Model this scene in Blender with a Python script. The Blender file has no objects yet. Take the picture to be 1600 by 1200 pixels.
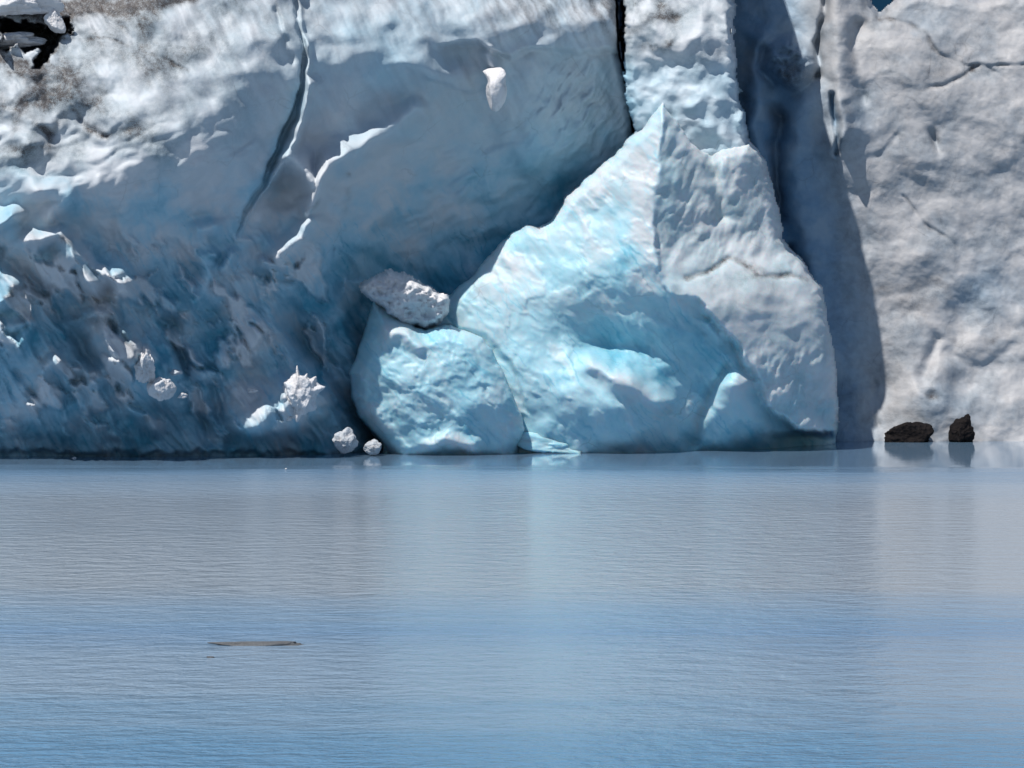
import bpy, bmesh, math, random
import numpy as np
from mathutils import Vector, noise as mnoise

# ------------------------------------------------------------------ scene, camera
S = bpy.context.scene
COL = S.collection
H = 6.0                       # camera height above the water (m)
F = 4800.0                    # focal length in photo pixels (1600 wide)
HOR = 460.0                   # photo row of the horizon
PITCH = math.atan((600 - HOR) / F)
cp, sp = math.cos(PITCH), math.sin(PITCH)

def P(u, v, Y):
    """photo direction (u,v) at forward distance Y -> world point (arrays ok)"""
    a = (u - 800.0) / F
    b = (600.0 - v) / F
    dy = cp + b * sp
    dz = -sp + b * cp
    return a / dy * Y, Y + 0 * a, H + dz / dy * Y

cam_d = bpy.data.cameras.new('camera')
cam = bpy.data.objects.new('camera', cam_d)
COL.objects.link(cam)
cam.location = (0, 0, H)
cam.rotation_euler = (math.pi / 2 - PITCH, 0, 0)
cam_d.sensor_width = 36
cam_d.lens = 36 * F / 1600
cam_d.clip_end = 5000
S.camera = cam

# ------------------------------------------------------------------ light
ELEV, AZ = math.radians(58), math.radians(40)       # AZ: to the left of the viewer's back
sdir = Vector((-math.sin(AZ) * math.cos(ELEV), -math.cos(AZ) * math.cos(ELEV), math.sin(ELEV)))
sd = bpy.data.lights.new('sun', 'SUN')
sd.energy = 4.7
sd.angle = math.radians(0.5)
sd.color = (1.0, 0.955, 0.89)
sun = bpy.data.objects.new('sun', sd)
COL.objects.link(sun)
sun.rotation_euler = sdir.to_track_quat('Z', 'Y').to_euler()
sun.location = (-40, -30, 60)

W = bpy.data.worlds.new('World')
S.world = W
W.use_nodes = True
nt = W.node_tree
bg = nt.nodes['Background']
sky = nt.nodes.new('ShaderNodeTexSky')
sky.sky_type = 'NISHITA'
sky.sun_disc = False
sky.sun_elevation = ELEV
sky.sun_rotation = math.atan2(sdir.x, sdir.y)
sky.air_density = 1.0
sky.dust_density = 0.4
sky.ozone_density = 1.8
nt.links.new(sky.outputs[0], bg.inputs[0])
bg.inputs[1].default_value = 0.076
S.view_settings.view_transform = 'Standard'
S.view_settings.look = 'None'
S.view_settings.exposure = 0.14
S.view_settings.gamma = 1.0
S.cycles.diffuse_bounces = 3
S.cycles.glossy_bounces = 2
S.cycles.max_bounces = 8

# ------------------------------------------------------------------ numpy noise tools
def _hash(ix, iy, seed):
    h = (ix.astype(np.int64) * 374761393 + iy.astype(np.int64) * 668265263 + seed * 974711) & 0x7fffffff
    h = ((h ^ (h >> 13)) * 1274126177) & 0x7fffffff
    return (h ^ (h >> 16)) & 0xffff

def perlin(x, y, seed=0):
    ix, iy = np.floor(x), np.floor(y)
    fx, fy = x - ix, y - iy
    ux = fx * fx * fx * (fx * (fx * 6 - 15) + 10)
    uy = fy * fy * fy * (fy * (fy * 6 - 15) + 10)
    def g(dx, dy):
        a = _hash(ix + dx, iy + dy, seed) * (2 * math.pi / 65536)
        return np.cos(a) * (fx - dx) + np.sin(a) * (fy - dy)
    a = g(0, 0); b = g(1, 0); c = g(0, 1); d = g(1, 1)
    return ((a + ux * (b - a)) * (1 - uy) + (c + ux * (d - c)) * uy) * 1.5

def fbm(x, y, seed=0, octv=5, gain=0.5, lac=2.03):
    s = 0; a = 1.0
    for k in range(octv):
        s = s + a * perlin(x, y, seed + 17 * k)
        x = x * lac + 3.1; y = y * lac + 7.7; a *= gain
    return s

def ridged(x, y, seed=0, octv=4, gain=0.5):
    s = 0; a = 1.0
    for k in range(octv):
        s = s + a * (1 - 2 * np.abs(perlin(x, y, seed + 31 * k)))
        x = x * 2.05 + 1.3; y = y * 2.05 + 4.1; a *= gain
    return s

def worley(x, y, seed=0):
    ix, iy = np.floor(x), np.floor(y)
    best = np.full(x.shape, 9.0)
    for dx in (-1, 0, 1):
        for dy in (-1, 0, 1):
            h1 = _hash(ix + dx, iy + dy, seed) / 65536.0
            h2 = _hash(ix + dx, iy + dy, seed + 5) / 65536.0
            d = (ix + dx + h1 - x) ** 2 + (iy + dy + h2 - y) ** 2
            best = np.minimum(best, d)
    return np.sqrt(best)

def sstep(a, b, x):
    t = np.clip((x - a) / (b - a), 0, 1)
    return t * t * (3 - 2 * t)

def segdist(U, V, pts):
    best = np.full(U.shape, 1e9)
    for (x0, y0), (x1, y1) in zip(pts[:-1], pts[1:]):
        dx, dy = x1 - x0, y1 - y0
        L = dx * dx + dy * dy + 1e-9
        t = np.clip(((U - x0) * dx + (V - y0) * dy) / L, 0, 1)
        best = np.minimum(best, (U - x0 - t * dx) ** 2 + (V - y0 - t * dy) ** 2)
    return np.sqrt(best)

def stroke(U, V, pts, w, amp=1.0, p=2.0):
    a = amp * np.exp(-(segdist(U, V, pts) / w) ** p)
    if w <= 8: a = a * np.clip(0.62 + 0.9 * perlin(U / 28 + 5, V / 28, 777), 0.05, 1.15)
    return a

def blob(U, V, cu, cv, ru, rv, ang=0.0, p=1.0):
    c, s = math.cos(math.radians(ang)), math.sin(math.radians(ang))
    a = ((U - cu) * c + (V - cv) * s) / ru
    b = (-(U - cu) * s + (V - cv) * c) / rv
    return np.exp(-(a * a + b * b) ** p)

def pdist(U, V, poly):
    """signed distance to a polygon, negative inside"""
    d = segdist(U, V, list(poly) + [poly[0]])
    ins = np.zeros(U.shape, bool)
    n = len(poly)
    for i in range(n):
        x0, y0 = poly[i]; x1, y1 = poly[(i + 1) % n]
        if y0 == y1: continue
        c = ((y0 > V) != (y1 > V)) & (U < (x1 - x0) * (V - y0) / (y1 - y0) + x0)
        ins ^= c
    return np.where(ins, -d, d)

def ledge(U, V, pts, amp, soft, reach):
    """below the line v=L(u) the wall steps back by amp, fading out over reach"""
    xs = [p[0] for p in pts]; ys = [p[1] for p in pts]
    t = V - np.interp(U, xs, ys)
    fade = sstep(xs[0] - 25, xs[0] + 25, U) * (1 - sstep(xs[-1] - 25, xs[-1] + 25, U))
    return amp * sstep(0, soft, t) * np.exp(-np.maximum(t, 0) / reach) * fade

def tps(U, V, ctl, lam=0.0):
    c = np.array(ctl, float)
    sc = 200.0
    p = c[:, :2] / sc
    n = len(p)
    r2 = ((p[:, None] - p[None]) ** 2).sum(-1)
    K = 0.5 * r2 * np.log(r2 + 1e-12) + lam * np.eye(n)
    A = np.zeros((n + 3, n + 3))
    A[:n, :n] = K; A[:n, n] = 1; A[:n, n + 1:] = p
    A[n, :n] = 1; A[n + 1:, :n] = p.T
    w = np.linalg.solve(A, np.concatenate([c[:, 2], np.zeros(3)]))
    out = w[n] + w[n + 1] * U / sc + w[n + 2] * V / sc
    for i in range(n):
        r = (U / sc - p[i, 0]) ** 2 + (V / sc - p[i, 1]) ** 2
        out = out + w[i] * 0.5 * r * np.log(r + 1e-12)
    return out

def rot(U, V, deg):
    """coordinates along / across a direction, deg measured clockwise from +u in the picture plane"""
    c, s = math.cos(math.radians(deg)), math.sin(math.radians(deg))
    return U * c + V * s, -U * s + V * c

# ------------------------------------------------------------------ mesh helpers
def tag(o, label=None, cat=None, group=None, kind=None):
    if label: o['label'] = label
    if cat: o['category'] = cat
    if group: o['group'] = group
    if kind: o['kind'] = kind
    return o

def axis(parts):
    out = []
    for a, b, st in parts:
        out.append(np.arange(a, b, st, dtype=float))
    out.append(np.array([float(parts[-1][1])]))
    return np.concatenate(out)

def build_relief(name, ua, va, depth, kinds, mat, poly=None, jump=8.0, rnd=18.0, rnd_amp=0.5,
                 edge_noise=3.0, back=(2.0, 8.0, 25.0), skirt=True, seed=3, parent=None, jw=4.0):
    """an ice body: front surface of measured depth, its sides and top carried back into the glacier"""
    U, V = np.meshgrid(ua, va)
    U0, V0 = U, V
    w1, w2 = 5 * fbm(U0 / 45, V0 / 45, 901, 2), 5 * fbm(U0 / 45 + 9, V0 / 45, 905, 2)
    D = depth(U0 + w1, V0 + w2)
    w1 = w1 + 2.0 * fbm(U0 / 9, V0 / 9, 903, 2); w2 = w2 + 2.0 * fbm(U0 / 9, V0 / 9, 907, 2)
    kd = np.clip(kinds(U0 + w1, V0 + w2), 0, 1)
    U, V = U0, V0
    keep = None
    if poly is not None:
        d = pdist(U, V, poly)
        d = d + edge_noise * fbm(U / 26.0, V / 26.0, seed + 90, 4)
        D = D + rnd_amp * np.clip(1 + d / rnd, 0, 1) ** 2
        D = D + jump * np.clip(d / jw, 0, 1)
        keep = d < jw + 3.0
    X, Yw, Z = P(U, V, D)
    nv, nu = U.shape
    pts = np.stack([X, Yw, Z], -1)
    if skirt:        # carry the outer rim back (top, then both sides)
        rows = []
        for bk in back[::-1]:
            r = pts[0].copy(); r[:, 1] += bk; r[:, 0] *= (1 + bk / 400); r[:, 2] += bk * 0.10
            rows.append(r)
        pts = np.concatenate([np.stack(rows), pts], 0)
        kd = np.concatenate([np.repeat(kd[:1], len(back), 0), kd], 0)
        if keep is not None: keep = np.concatenate([np.repeat(keep[:1], len(back), 0), keep], 0)
        l = pts[:, :1].copy(); l[..., 1] += 18
        r = pts[:, -1:].copy(); r[..., 1] += 18
        pts = np.concatenate([l, pts, r], 1)
        kd = np.concatenate([kd[:, :1], kd, kd[:, -1:]], 1)
        if keep is not None: keep = np.concatenate([keep[:, :1], keep, keep[:, -1:]], 1)
    nv, nu = pts.shape[:2]
    idx = np.arange(nv * nu).reshape(nv, nu)
    q = np.stack([idx[:-1, :-1], idx[1:, :-1], idx[1:, 1:], idx[:-1, 1:]], -1)
    if keep is not None:
        ok = keep[:-1, :-1] & keep[1:, :-1] & keep[1:, 1:] & keep[:-1, 1:]
        q = q[ok]
    q = q.reshape(-1, 4)
    used = np.zeros(nv * nu, bool); used[q.ravel()] = True
    remap = np.cumsum(used) - 1
    q = remap[q]
    co = pts.reshape(-1, 3)[used]; kc = kd.reshape(-1, 3)[used]
    me = bpy.data.meshes.new(name)
    me.vertices.add(len(co)); me.vertices.foreach_set('co', co.ravel().astype(np.float32))
    me.loops.add(len(q) * 4); me.loops.foreach_set('vertex_index', q.ravel().astype(np.int32))
    me.polygons.add(len(q))
    me.polygons.foreach_set('loop_start', (np.arange(len(q)) * 4).astype(np.int32))
    me.polygons.foreach_set('loop_total', np.full(len(q), 4, np.int32))
    me.update(calc_edges=True)
    me.polygons.foreach_set('use_smooth', np.ones(len(q), bool))
    at = me.attributes.new('ice_kind', 'FLOAT_COLOR', 'POINT')
    at.data.foreach_set('color', np.concatenate([kc, np.ones((len(kc), 1))], 1).ravel().astype(np.float32))
    me.materials.append(mat)
    o = bpy.data.objects.new(name, me)
    COL.objects.link(o)
    if parent: o.parent = parent
    return o

# ------------------------------------------------------------------ materials
def ice_material(name, white, pale, deep, sss=0.0, rough=0.45, bump=0.5, grain=1.0, hair=0.22):
    m = bpy.data.materials.new(name); m.use_nodes = True
    t = m.node_tree; N = t.nodes; L = t.links
    bs = N['Principled BSDF']
    at = N.new('ShaderNodeAttribute'); at.attribute_name = 'ice_kind'
    sep = N.new('ShaderNodeSeparateColor'); L.new(at.outputs['Color'], sep.inputs[0])
    tc = N.new('ShaderNodeTexCoord')
    def noise(scale, det=6, rough_=0.6, vec=None):
        n = N.new('ShaderNodeTexNoise'); n.inputs['Scale'].default_value = scale
        n.inputs['Detail'].default_value = det; n.inputs['Roughness'].default_value = rough_
        L.new(vec or tc.outputs['Object'], n.inputs['Vector']); return n
    def math_(op, a, b, clamp=False):
        n = N.new('ShaderNodeMath'); n.operation = op; n.use_clamp = clamp
        for i, x in enumerate((a, b)):
            if isinstance(x, (int, float)): n.inputs[i].default_value = x
            else: L.new(x, n.inputs[i])
        return n.outputs[0]
    n1 = noise(0.9, 8, 0.65); n2 = noise(6.0, 6, 0.65); n3 = noise(26.0, 4, 0.6)
    # kind of ice: white bubbly -> pale blue -> clear deep blue, broken up by noise
    k = math_('ADD', sep.outputs[0], math_('MULTIPLY', math_('SUBTRACT', n1.outputs['Fac'], 0.5), 0.32))
    k = math_('ADD', k, math_('MULTIPLY', math_('SUBTRACT', n2.outputs['Fac'], 0.5), 0.16), True)
    cr = N.new('ShaderNodeValToRGB'); L.new(k, cr.inputs[0])
    e = cr.color_ramp.elements
    e[0].position = 0.05; e[0].color = (*white, 1)
    e[1].position = 1.0; e[1].color = (*deep, 1)
    x = e.new(0.5); x.color = (*pale, 1)
    # silt grain and dirt
    g = math_('MULTIPLY', sep.outputs[1], math_('ADD', math_('MULTIPLY', n2.outputs['Fac'], 1.3), 0.30))
    g = math_('ADD', g, math_('MULTIPLY', math_('SUBTRACT', n3.outputs['Fac'], 0.5), math_('MULTIPLY', sep.outputs[1], 1.2 * grain)), True)
    n4 = noise(60.0, 3, 0.7)
    g = math_('ADD', g, math_('MULTIPLY', math_('SUBTRACT', n4.outputs['Fac'], 0.54), math_('ADD', 0.12, math_('MULTIPLY', sep.outputs[1], 1.0))), True)
    # hairline fractures, only here and there
    wv = N.new('ShaderNodeMix'); wv.data_type = 'VECTOR'; wv.inputs[0].default_value = 0.35
    L.new(tc.outputs['Object'], wv.inputs[4]); L.new(n1.outputs['Color'], wv.inputs[5])
    vo = N.new('ShaderNodeTexVoronoi'); vo.feature = 'DISTANCE_TO_EDGE'; vo.inputs['Scale'].default_value = 1.1
    L.new(wv.outputs[1], vo.inputs['Vector'])
    hl = N.new('ShaderNodeMapRange'); L.new(vo.outputs['Distance'], hl.inputs[0])
    hl.inputs[1].default_value = 0.0; hl.inputs[2].default_value = 0.022; hl.inputs[3].default_value = 1.0; hl.inputs[4].default_value = 0.0
    n5 = noise(0.55, 4, 0.6)
    hm = N.new('ShaderNodeMapRange'); L.new(n5.outputs['Fac'], hm.inputs[0]); hm.inputs[1].default_value = .50; hm.inputs[2].default_value = .66
    g = math_('ADD', g, math_('MULTIPLY', math_('MULTIPLY', hl.outputs[0], hm.outputs[0]), hair), True)
    mx = N.new('ShaderNodeMix'); mx.data_type = 'RGBA'
    L.new(g, mx.inputs[0]); L.new(cr.outputs[0], mx.inputs[6]); mx.inputs[7].default_value = (0.060, 0.050, 0.048, 1)
    L.new(mx.outputs[2], bs.inputs['Base Color'])
    r = math_('SUBTRACT', rough, math_('MULTIPLY', sep.outputs[2], 0.08), True)
    L.new(r, bs.inputs['Roughness'])
    bs.inputs['Specular IOR Level'].default_value = 0.35
    bs.inputs['IOR'].default_value = 1.31
    if sss > 0:
        bs.subsurface_method = 'RANDOM_WALK'
        bs.inputs['Subsurface Weight'].default_value = sss
        bs.inputs['Subsurface Radius'].default_value = (0.25, 0.7, 1.0)
        bs.inputs['Subsurface Scale'].default_value = 0.35
    hsum = math_('ADD', math_('MULTIPLY', n2.outputs['Fac'], 1.0), math_('MULTIPLY', n3.outputs['Fac'], 0.35))
    b = N.new('ShaderNodeBump'); b.inputs['Strength'].default_value = bump; b.inputs['Distance'].default_value = 0.10
    L.new(hsum, b.inputs['Height']); L.new(b.outputs[0], bs.inputs['Normal'])
    return m

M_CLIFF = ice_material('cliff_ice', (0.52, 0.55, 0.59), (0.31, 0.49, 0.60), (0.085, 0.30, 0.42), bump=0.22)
M_BERG = ice_material('blue_ice', (0.54, 0.585, 0.62), (0.37, 0.585, 0.67), (0.15, 0.42, 0.55), sss=0.55, rough=0.45, bump=0.09)
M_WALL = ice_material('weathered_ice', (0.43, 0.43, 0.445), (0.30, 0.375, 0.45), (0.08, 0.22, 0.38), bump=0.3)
M_SNOW = ice_material('rotten_snow', (0.72, 0.71, 0.73), (0.50, 0.58, 0.66), (0.20, 0.36, 0.48), rough=0.6, bump=0.8)

def stack(b, d, c): return np.stack([b, d, c], -1)

# ------------------------------------------------------------------ the long overhanging glacier front
CRACK = [(447, -120), (455, -20), (466, 40), (473, 90), (469, 140), (452, 190), (430, 235), (412, 275), (392, 312), (372, 360)]
def seams(U, V, deg, seed, amount=1.0):
    """thin, broken, slanting seams of clear ice"""
    a, b = rot(U, V, deg)
    w = 4 * fbm(U / 60, V / 60, seed + 3, 2)
    ln = np.exp(-(perlin(a / 170, (b + w) / 15, seed) / 0.07) ** 2) * sstep(-.15, .45, fbm(a / 70, b / 40, seed + 1, 3))
    return amount * ln
def plates(U, V):
    a, b = rot(U, V, 50)
    return sstep(.04, .44, fbm(a / 85, b / 46, 26, 4)) * sstep(340, 430, V) * (1 - sstep(640, 700, V)) * (1 - sstep(500, 580, U))
def cliff_depth(U, V):
    ctl = []
    def colm(u, *vy):
        for v, y in vy: ctl.append((u, v, y))
    colm(-200, (-450, 120), (-150, 112.4), (0, 110.2), (120, 108.4), (250, 107.5), (340, 108.4), (430, 109.6), (550, 111.4), (650, 112.8), (715, 113.8), (780, 113.9))
    colm(0, (-450, 120), (-150, 112.4), (0, 110.2), (120, 108.6), (230, 107.7), (285, 107.7), (350, 108.7), (450, 110.3), (560, 111.7), (650, 112.9), (715, 113.8), (780, 113.9))
    colm(150, (0, 110.3), (120, 108.7), (220, 107.8), (275, 107.8), (350, 109.2), (450, 110.8), (560, 112.0), (650, 113.0), (715, 113.9), (780, 114))
    colm(300, (-450, 120), (-150, 112.4), (0, 110.3), (110, 109.0), (195, 108.3), (245, 108.2), (290, 109.0), (340, 110.2), (430, 111.8), (560, 113.0), (700, 114.0), (780, 114.2))
    colm(430, (0, 111.2), (70, 110.4), (130, 110.4), (175, 110.4), (230, 111.1), (330, 112.0), (430, 113.2), (560, 114.1), (700, 114.6), (780, 114.8))
    colm(520, (-450, 123), (-150, 115.4), (0, 112.8), (80, 112.0), (140, 111.9), (185, 112.5), (250, 113.2), (330, 114.2), (430, 115.4), (560, 115.9), (700, 116.0), (780, 116.0))
    colm(640, (0, 114.5), (60, 113.7), (102, 113.6), (140, 114.6), (220, 116.2), (320, 117.8), (430, 118.8), (560, 119), (700, 119))
    colm(760, (-450, 125), (-150, 117.8), (0, 115.8), (55, 115.2), (95, 115.8), (140, 116.9), (220, 118.2), (320, 119.3), (430, 120.0), (700, 120.4), (780, 120.4))
    colm(880, (0, 117.5), (55, 117.0), (85, 117.6), (140, 118.3), (220, 119.2), (320, 120.7), (430, 121.6), (700, 122))
    colm(1000, (-450, 126.5), (-150, 120), (0, 119), (70, 119), (140, 119.7), (220, 120.8), (320, 122.2), (430, 123), (700, 123.5), (780, 123.5))
    D = tps(U, V, ctl)
    # broad lumps
    low = sstep(300, 460, V)
    D = D + 0.45 * fbm(U / 150, V / 120, 11, 3) + 0.07 * fbm(U / 46, V / 40, 12, 2)
    # melt runnels and soft scallops on the sunlit brow
    a, b = rot(U, V, 62)
    top = 1 - sstep(60, 260, V)
    D = D + top * 0.05 * fbm(a / 150, b / 17, 14, 3)
    a, b = rot(U, V, 150)
    D = D + 0.11 * (1 - low) * sstep(150, 240, V) * ridged(a / 80, b / 34, 15, 2)
    # sheared, fractured foot
    a, b = rot(U, V, 57)
    fr = ridged(a / 190, b / 34, 21, 4)
    left = 1 - sstep(520, 640, U)
    D = D - low * (0.13 + 0.10 * left) * fr
    D = D - low * left * 0.42 * fbm(U / 95, V / 80, 23, 4) * (1 - sstep(640, 720, V))
    D = D + low * 0.03 * fbm(U / 18, V / 18, 24, 3)
    D = D - 0.65 * plates(U, V)
    for cu, cv, ru, rv, am in ((470, 630, 60, 50, 1.9), (235, 590, 55, 50, 2.4), (420, 650, 45, 30, .4), (120, 560, 110, 70, .7), (40, 480, 70, 70, .6), (160, 430, 50, 40, .7), (90, 400, 50, 40, .6), (70, 640, 80, 40, .5), (175, 545, 50, 45, .6), (30, 560, 40, 50, .6), (395, 660, 40, 30, .7), (430, 545, 45, 30, .6)):
        D = D - am * blob(U, V, cu, cv, ru, rv)
    D = D - 1.0 * stroke(U, V, [(764, 84), (770, 112), (775, 135)], 12)
    # cut edges of the brow
    D = D + ledge(U, V, [(690, 70), (745, 62), (800, 84), (830, 72), (870, 70), (905, 80), (950, 70), (975, 74)], 0.9, 10, 160)
    D = D + ledge(U, V, [(660, 120), (700, 132), (735, 140), (770, 130)], 0.5, 7, 50)
    D = D - 0.9 * blob(U, V, 690, 118, 70, 26, 10)
    a, b = rot(U, V, -58)
    D = D - 0.22 * blob(U, V, 910, 165, 75, 75, 0, 2) * fbm(a / 45, b / 12, 16, 3)
    # long crack with an undercut slit
    ck = segdist(U, V, CRACK)
    wid = np.interp(V, [-120, 60, 120, 200, 280, 360], [4, 4, 6, 11, 7, 2.5])
    xc = np.interp(V, [p[1] for p in CRACK], [p[0] for p in CRACK])
    t = (U - xc) / (1.7 * wid)
    A = np.interp(V, [-120, 40, 150, 230, 320, 362, 375], [.5, .7, 1.6, 1.9, .9, .4, 0])
    A = A * .42
    D = D + A * np.where(t < 0, np.clip(1 + t * 8, 0, 1), np.clip(1 - t, 0, 1)) - 0.6 * A * np.exp(-((t - 1.3) / 0.4) ** 2)
    D = D + 0.40 * sstep(-4, 8, U - xc) * np.exp(-np.maximum(U - xc, 0) / 90) * (1 - sstep(280, 380, V)) * sstep(-60, 60, V)
    D = D - 0.3 * stroke(U, V, [(478, 60), (487, 110)], 7)
    D = D + 0.35 * stroke(U, V, [(430, 20), (445, 60), (458, 95)], 5)
    # ridges that reach out of the shade
    rg = np.maximum.reduce([1.4 * stroke(U, V, [(650, 172), (600, 208), (545, 236)], 20), 1.65 * stroke(U, V, [(545, 236), (514, 258), (499, 285), (491, 310), (482, 330)], 17),
                            1.45 * stroke(U, V, [(455, 245), (476, 268), (492, 300)], 18), 1.7 * stroke(U, V, [(488, 342), (470, 372), (440, 402)], 18), 1.4 * stroke(U, V, [(412, 408), (450, 414)], 8.5),
                            0.8 * stroke(U, V, [(484, 130), (474, 180), (452, 235), (430, 275)], 8.5)])
    D = D - 1.12 * rg
    D = D + 0.8 * blob(U, V, 445, 285, 26, 40, 25)
    for pts, w, am in (([(40, 378), (92, 366), (128, 420), (140, 440)], 13, 1.3), ([(0, 350), (22, 338)], 14, 1.6), ([(0, 470), (26, 442)], 13, 1.2),
                       ([(150, 440), (185, 430), (190, 455)], 20, 0.9), ([(110, 505), (150, 490), (190, 500), (208, 555)], 15, 1.0), ([(20, 510), (50, 500), (30, 545)], 10, 0.9),
                       ([(60, 585), (95, 560)], 14, 0.9), ([(300, 470), (325, 430), (320, 400)], 16, 0.7), ([(352, 420), (362, 398)], 9, 0.8),
                       ([(200, 640), (240, 668)], 10, 0.8), ([(390, 670), (410, 660)], 20, 0.7), ([(410, 520), (450, 500)], 22, 0.5), ([(60, 300), (105, 310), (80, 330)], 18, 0.8),
                       ([(310, 360), (335, 352)], 12, 0.6), ([(150, 600), (175, 560), (165, 520)], 14, .6)):
        D = D - 1.25 * am * stroke(U, V, pts, w)
    for pts, w, am in (([(0, 395), (60, 450), (130, 545), (190, 600)], 14, 0.9), ([(265, 500), (285, 560), (330, 690)], 12, 0.9), ([(455, 500), (520, 590), (600, 700)], 22, 1.6),
                       ([(330, 600), (360, 690)], 10, 0.7), ([(560, 480), (600, 700)], 20, 1.0)):
        D = D + am * stroke(U, V, pts, w)
    D = D + 0.35 * sstep(702, 712, V + 5 * fbm(U / 20, V / 20, 27, 2))
    # dark hollow in the upper left corner with blocks
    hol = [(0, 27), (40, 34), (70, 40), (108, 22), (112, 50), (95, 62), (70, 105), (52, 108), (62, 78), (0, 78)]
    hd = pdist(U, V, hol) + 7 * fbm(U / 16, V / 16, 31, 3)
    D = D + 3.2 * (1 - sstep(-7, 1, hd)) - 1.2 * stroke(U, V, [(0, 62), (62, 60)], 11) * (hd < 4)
    D = D + 0.07 * stroke(U, V, [(100, 58), (160, 62), (240, 85), (300, 110)], 2)
    D = D + 0.22 * stroke(U, V, [(52, 190), (80, 205), (105, 180)], 6) + 0.18 * stroke(U, V, [(112, 172), (140, 200), (165, 212)], 5)
    D = D - 0.6 * blob(U, V, 65, 190, 22, 14, 10) - 0.5 * blob(U, V, 45, 222, 30, 14, 20) - .5 * blob(U, V, 110, 150, 20, 30)
    D = D + 0.07 * (1 - sstep(150, 260, V)) * (1 - sstep(100, 260, U)) * ridged(U / 38, V / 38, 33, 3)
    D = D + 0.008 * fbm(U / 7, V / 7, 41, 3)
    return D

def cliff_kind(U, V):
    n = fbm(U / 70, V / 60, 51, 4)
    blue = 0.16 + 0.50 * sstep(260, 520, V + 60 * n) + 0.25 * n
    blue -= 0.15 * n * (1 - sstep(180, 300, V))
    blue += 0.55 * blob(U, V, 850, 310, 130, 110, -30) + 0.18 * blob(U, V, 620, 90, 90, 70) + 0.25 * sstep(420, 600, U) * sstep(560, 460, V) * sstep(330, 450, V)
    blue += 0.30 * np.exp(-(segdist(U, V, CRACK) / 11) ** 2) * sstep(80, 150, V)
    a, b = rot(U, V, 68)
    pat = sstep(-.3, .6, fbm(U / 120, V / 100, 54, 3))
    blue += 0.10 * pat * sstep(240, 320, V) * fbm(a / 90, b / 7, 52, 4)
    a, b = rot(U, V, 57)
    blue += 0.13 * sstep(360, 460, V) * fbm(a / 110, b / 7, 53, 4) + 0.3 * sstep(380, 480, V) * fbm(U / 60, V / 50, 55, 4)
    blue += seams(U, V, 60, 521, .30) * sstep(250, 380, V)
    blue -= 0.44 * plates(U, V)
    blue -= 0.4 * blob(U, V, 500, 280, 30, 50) + 0.4 * blob(U, V, 180, 445, 30, 25) + 0.3 * blob(U, V, 420, 600, 60, 50) + .25 * blob(U, V, 430, 530, 40, 40)
    blue -= 0.35 * blob(U, V, 460, 385, 40, 22, -40) + 0.35 * blob(U, V, 90, 375, 50, 14) + .4 * blob(U, V, 170, 520, 60, 55) + .35 * blob(U, V, 80, 430, 60, 50) + .3 * blob(U, V, 60, 600, 70, 40) + .3 * blob(U, V, 400, 640, 60, 40) + .2 * blob(U, V, 380, 480, 60, 40)
    # silt: heaviest on the upper left shoulder and the crest
    a, b = rot(U, V, 62)
    st = 0.5 + 0.8 * fbm(a / 180, b / 10, 61, 4)
    dirt = 0.5 * (1 - sstep(200, 560, U + 0.5 * V)) * (1 - sstep(230, 300, V)) * (0.6 + n) * 1.3
    dirt += 0.50 * np.clip(st, 0, 1) * sstep(700, 860, U) * (1 - sstep(0, 90, V)) + 0.14 * np.clip(st, 0, 1) * (1 - sstep(-10, 120, V))
    dirt += 0.10 * np.clip(st, 0, 1.2) * (1 - sstep(140, 260, V))
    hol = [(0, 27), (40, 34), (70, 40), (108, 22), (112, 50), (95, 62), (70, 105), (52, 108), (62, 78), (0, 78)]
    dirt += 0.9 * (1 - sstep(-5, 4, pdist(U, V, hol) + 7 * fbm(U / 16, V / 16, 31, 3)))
    for pts, w, am in (([(100, 58), (160, 62), (240, 85), (300, 110)], 2.4, .3), ([(52, 190), (80, 208), (105, 178)], 7, .8), ([(112, 172), (140, 200), (168, 212)], 6, .7),
                       ([(70, 105), (40, 150), (20, 200)], 9, .35), ([(75, 210), (78, 240)], 6, .5), ([(0, 4), (60, 10), (140, 12), (230, 2), (300, -4)], 10, .9), ([(60, 30), (120, 20), (200, 14)], 12, .5), ([(20, 110), (60, 120), (70, 160)], 10, .5), ([(0, 85), (40, 100)], 9, .6), ([(200, 0), (215, 20)], 5, .6),
                       ([(95, 372), (115, 392), (128, 425)], 6, .6), ([(80, 448), (98, 460)], 6, .75), ([(10, 462), (28, 448)], 8, .6), ([(20, 505), (50, 495)], 7, .6), ([(25, 545), (45, 525)], 6, .5),
                       ([(120, 500), (190, 502), (205, 555)], 10, .5), ([(225, 655), (242, 668)], 5, .6), ([(48, 605), (58, 622)], 5, .6), ([(100, 610), (112, 622)], 5, .6),
                       ([(480, 330), (497, 316)], 4, .4), ([(543, 272), (545, 274)], 4, .7), ([(545, 300), (540, 325)], 6, .2), ([(270, 535), (274, 546)], 4, .8)):
        dirt += stroke(U, V, pts, w, am)
    dirt += 0.22 * np.clip(fbm(U / 50, V / 45, 66, 4), 0, 1) * blob(U, V, 110, 490, 160, 160, 0, 2) + 0.35 * sstep(700, 716, V)
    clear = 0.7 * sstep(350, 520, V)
    return stack(blue, dirt, clear)

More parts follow.
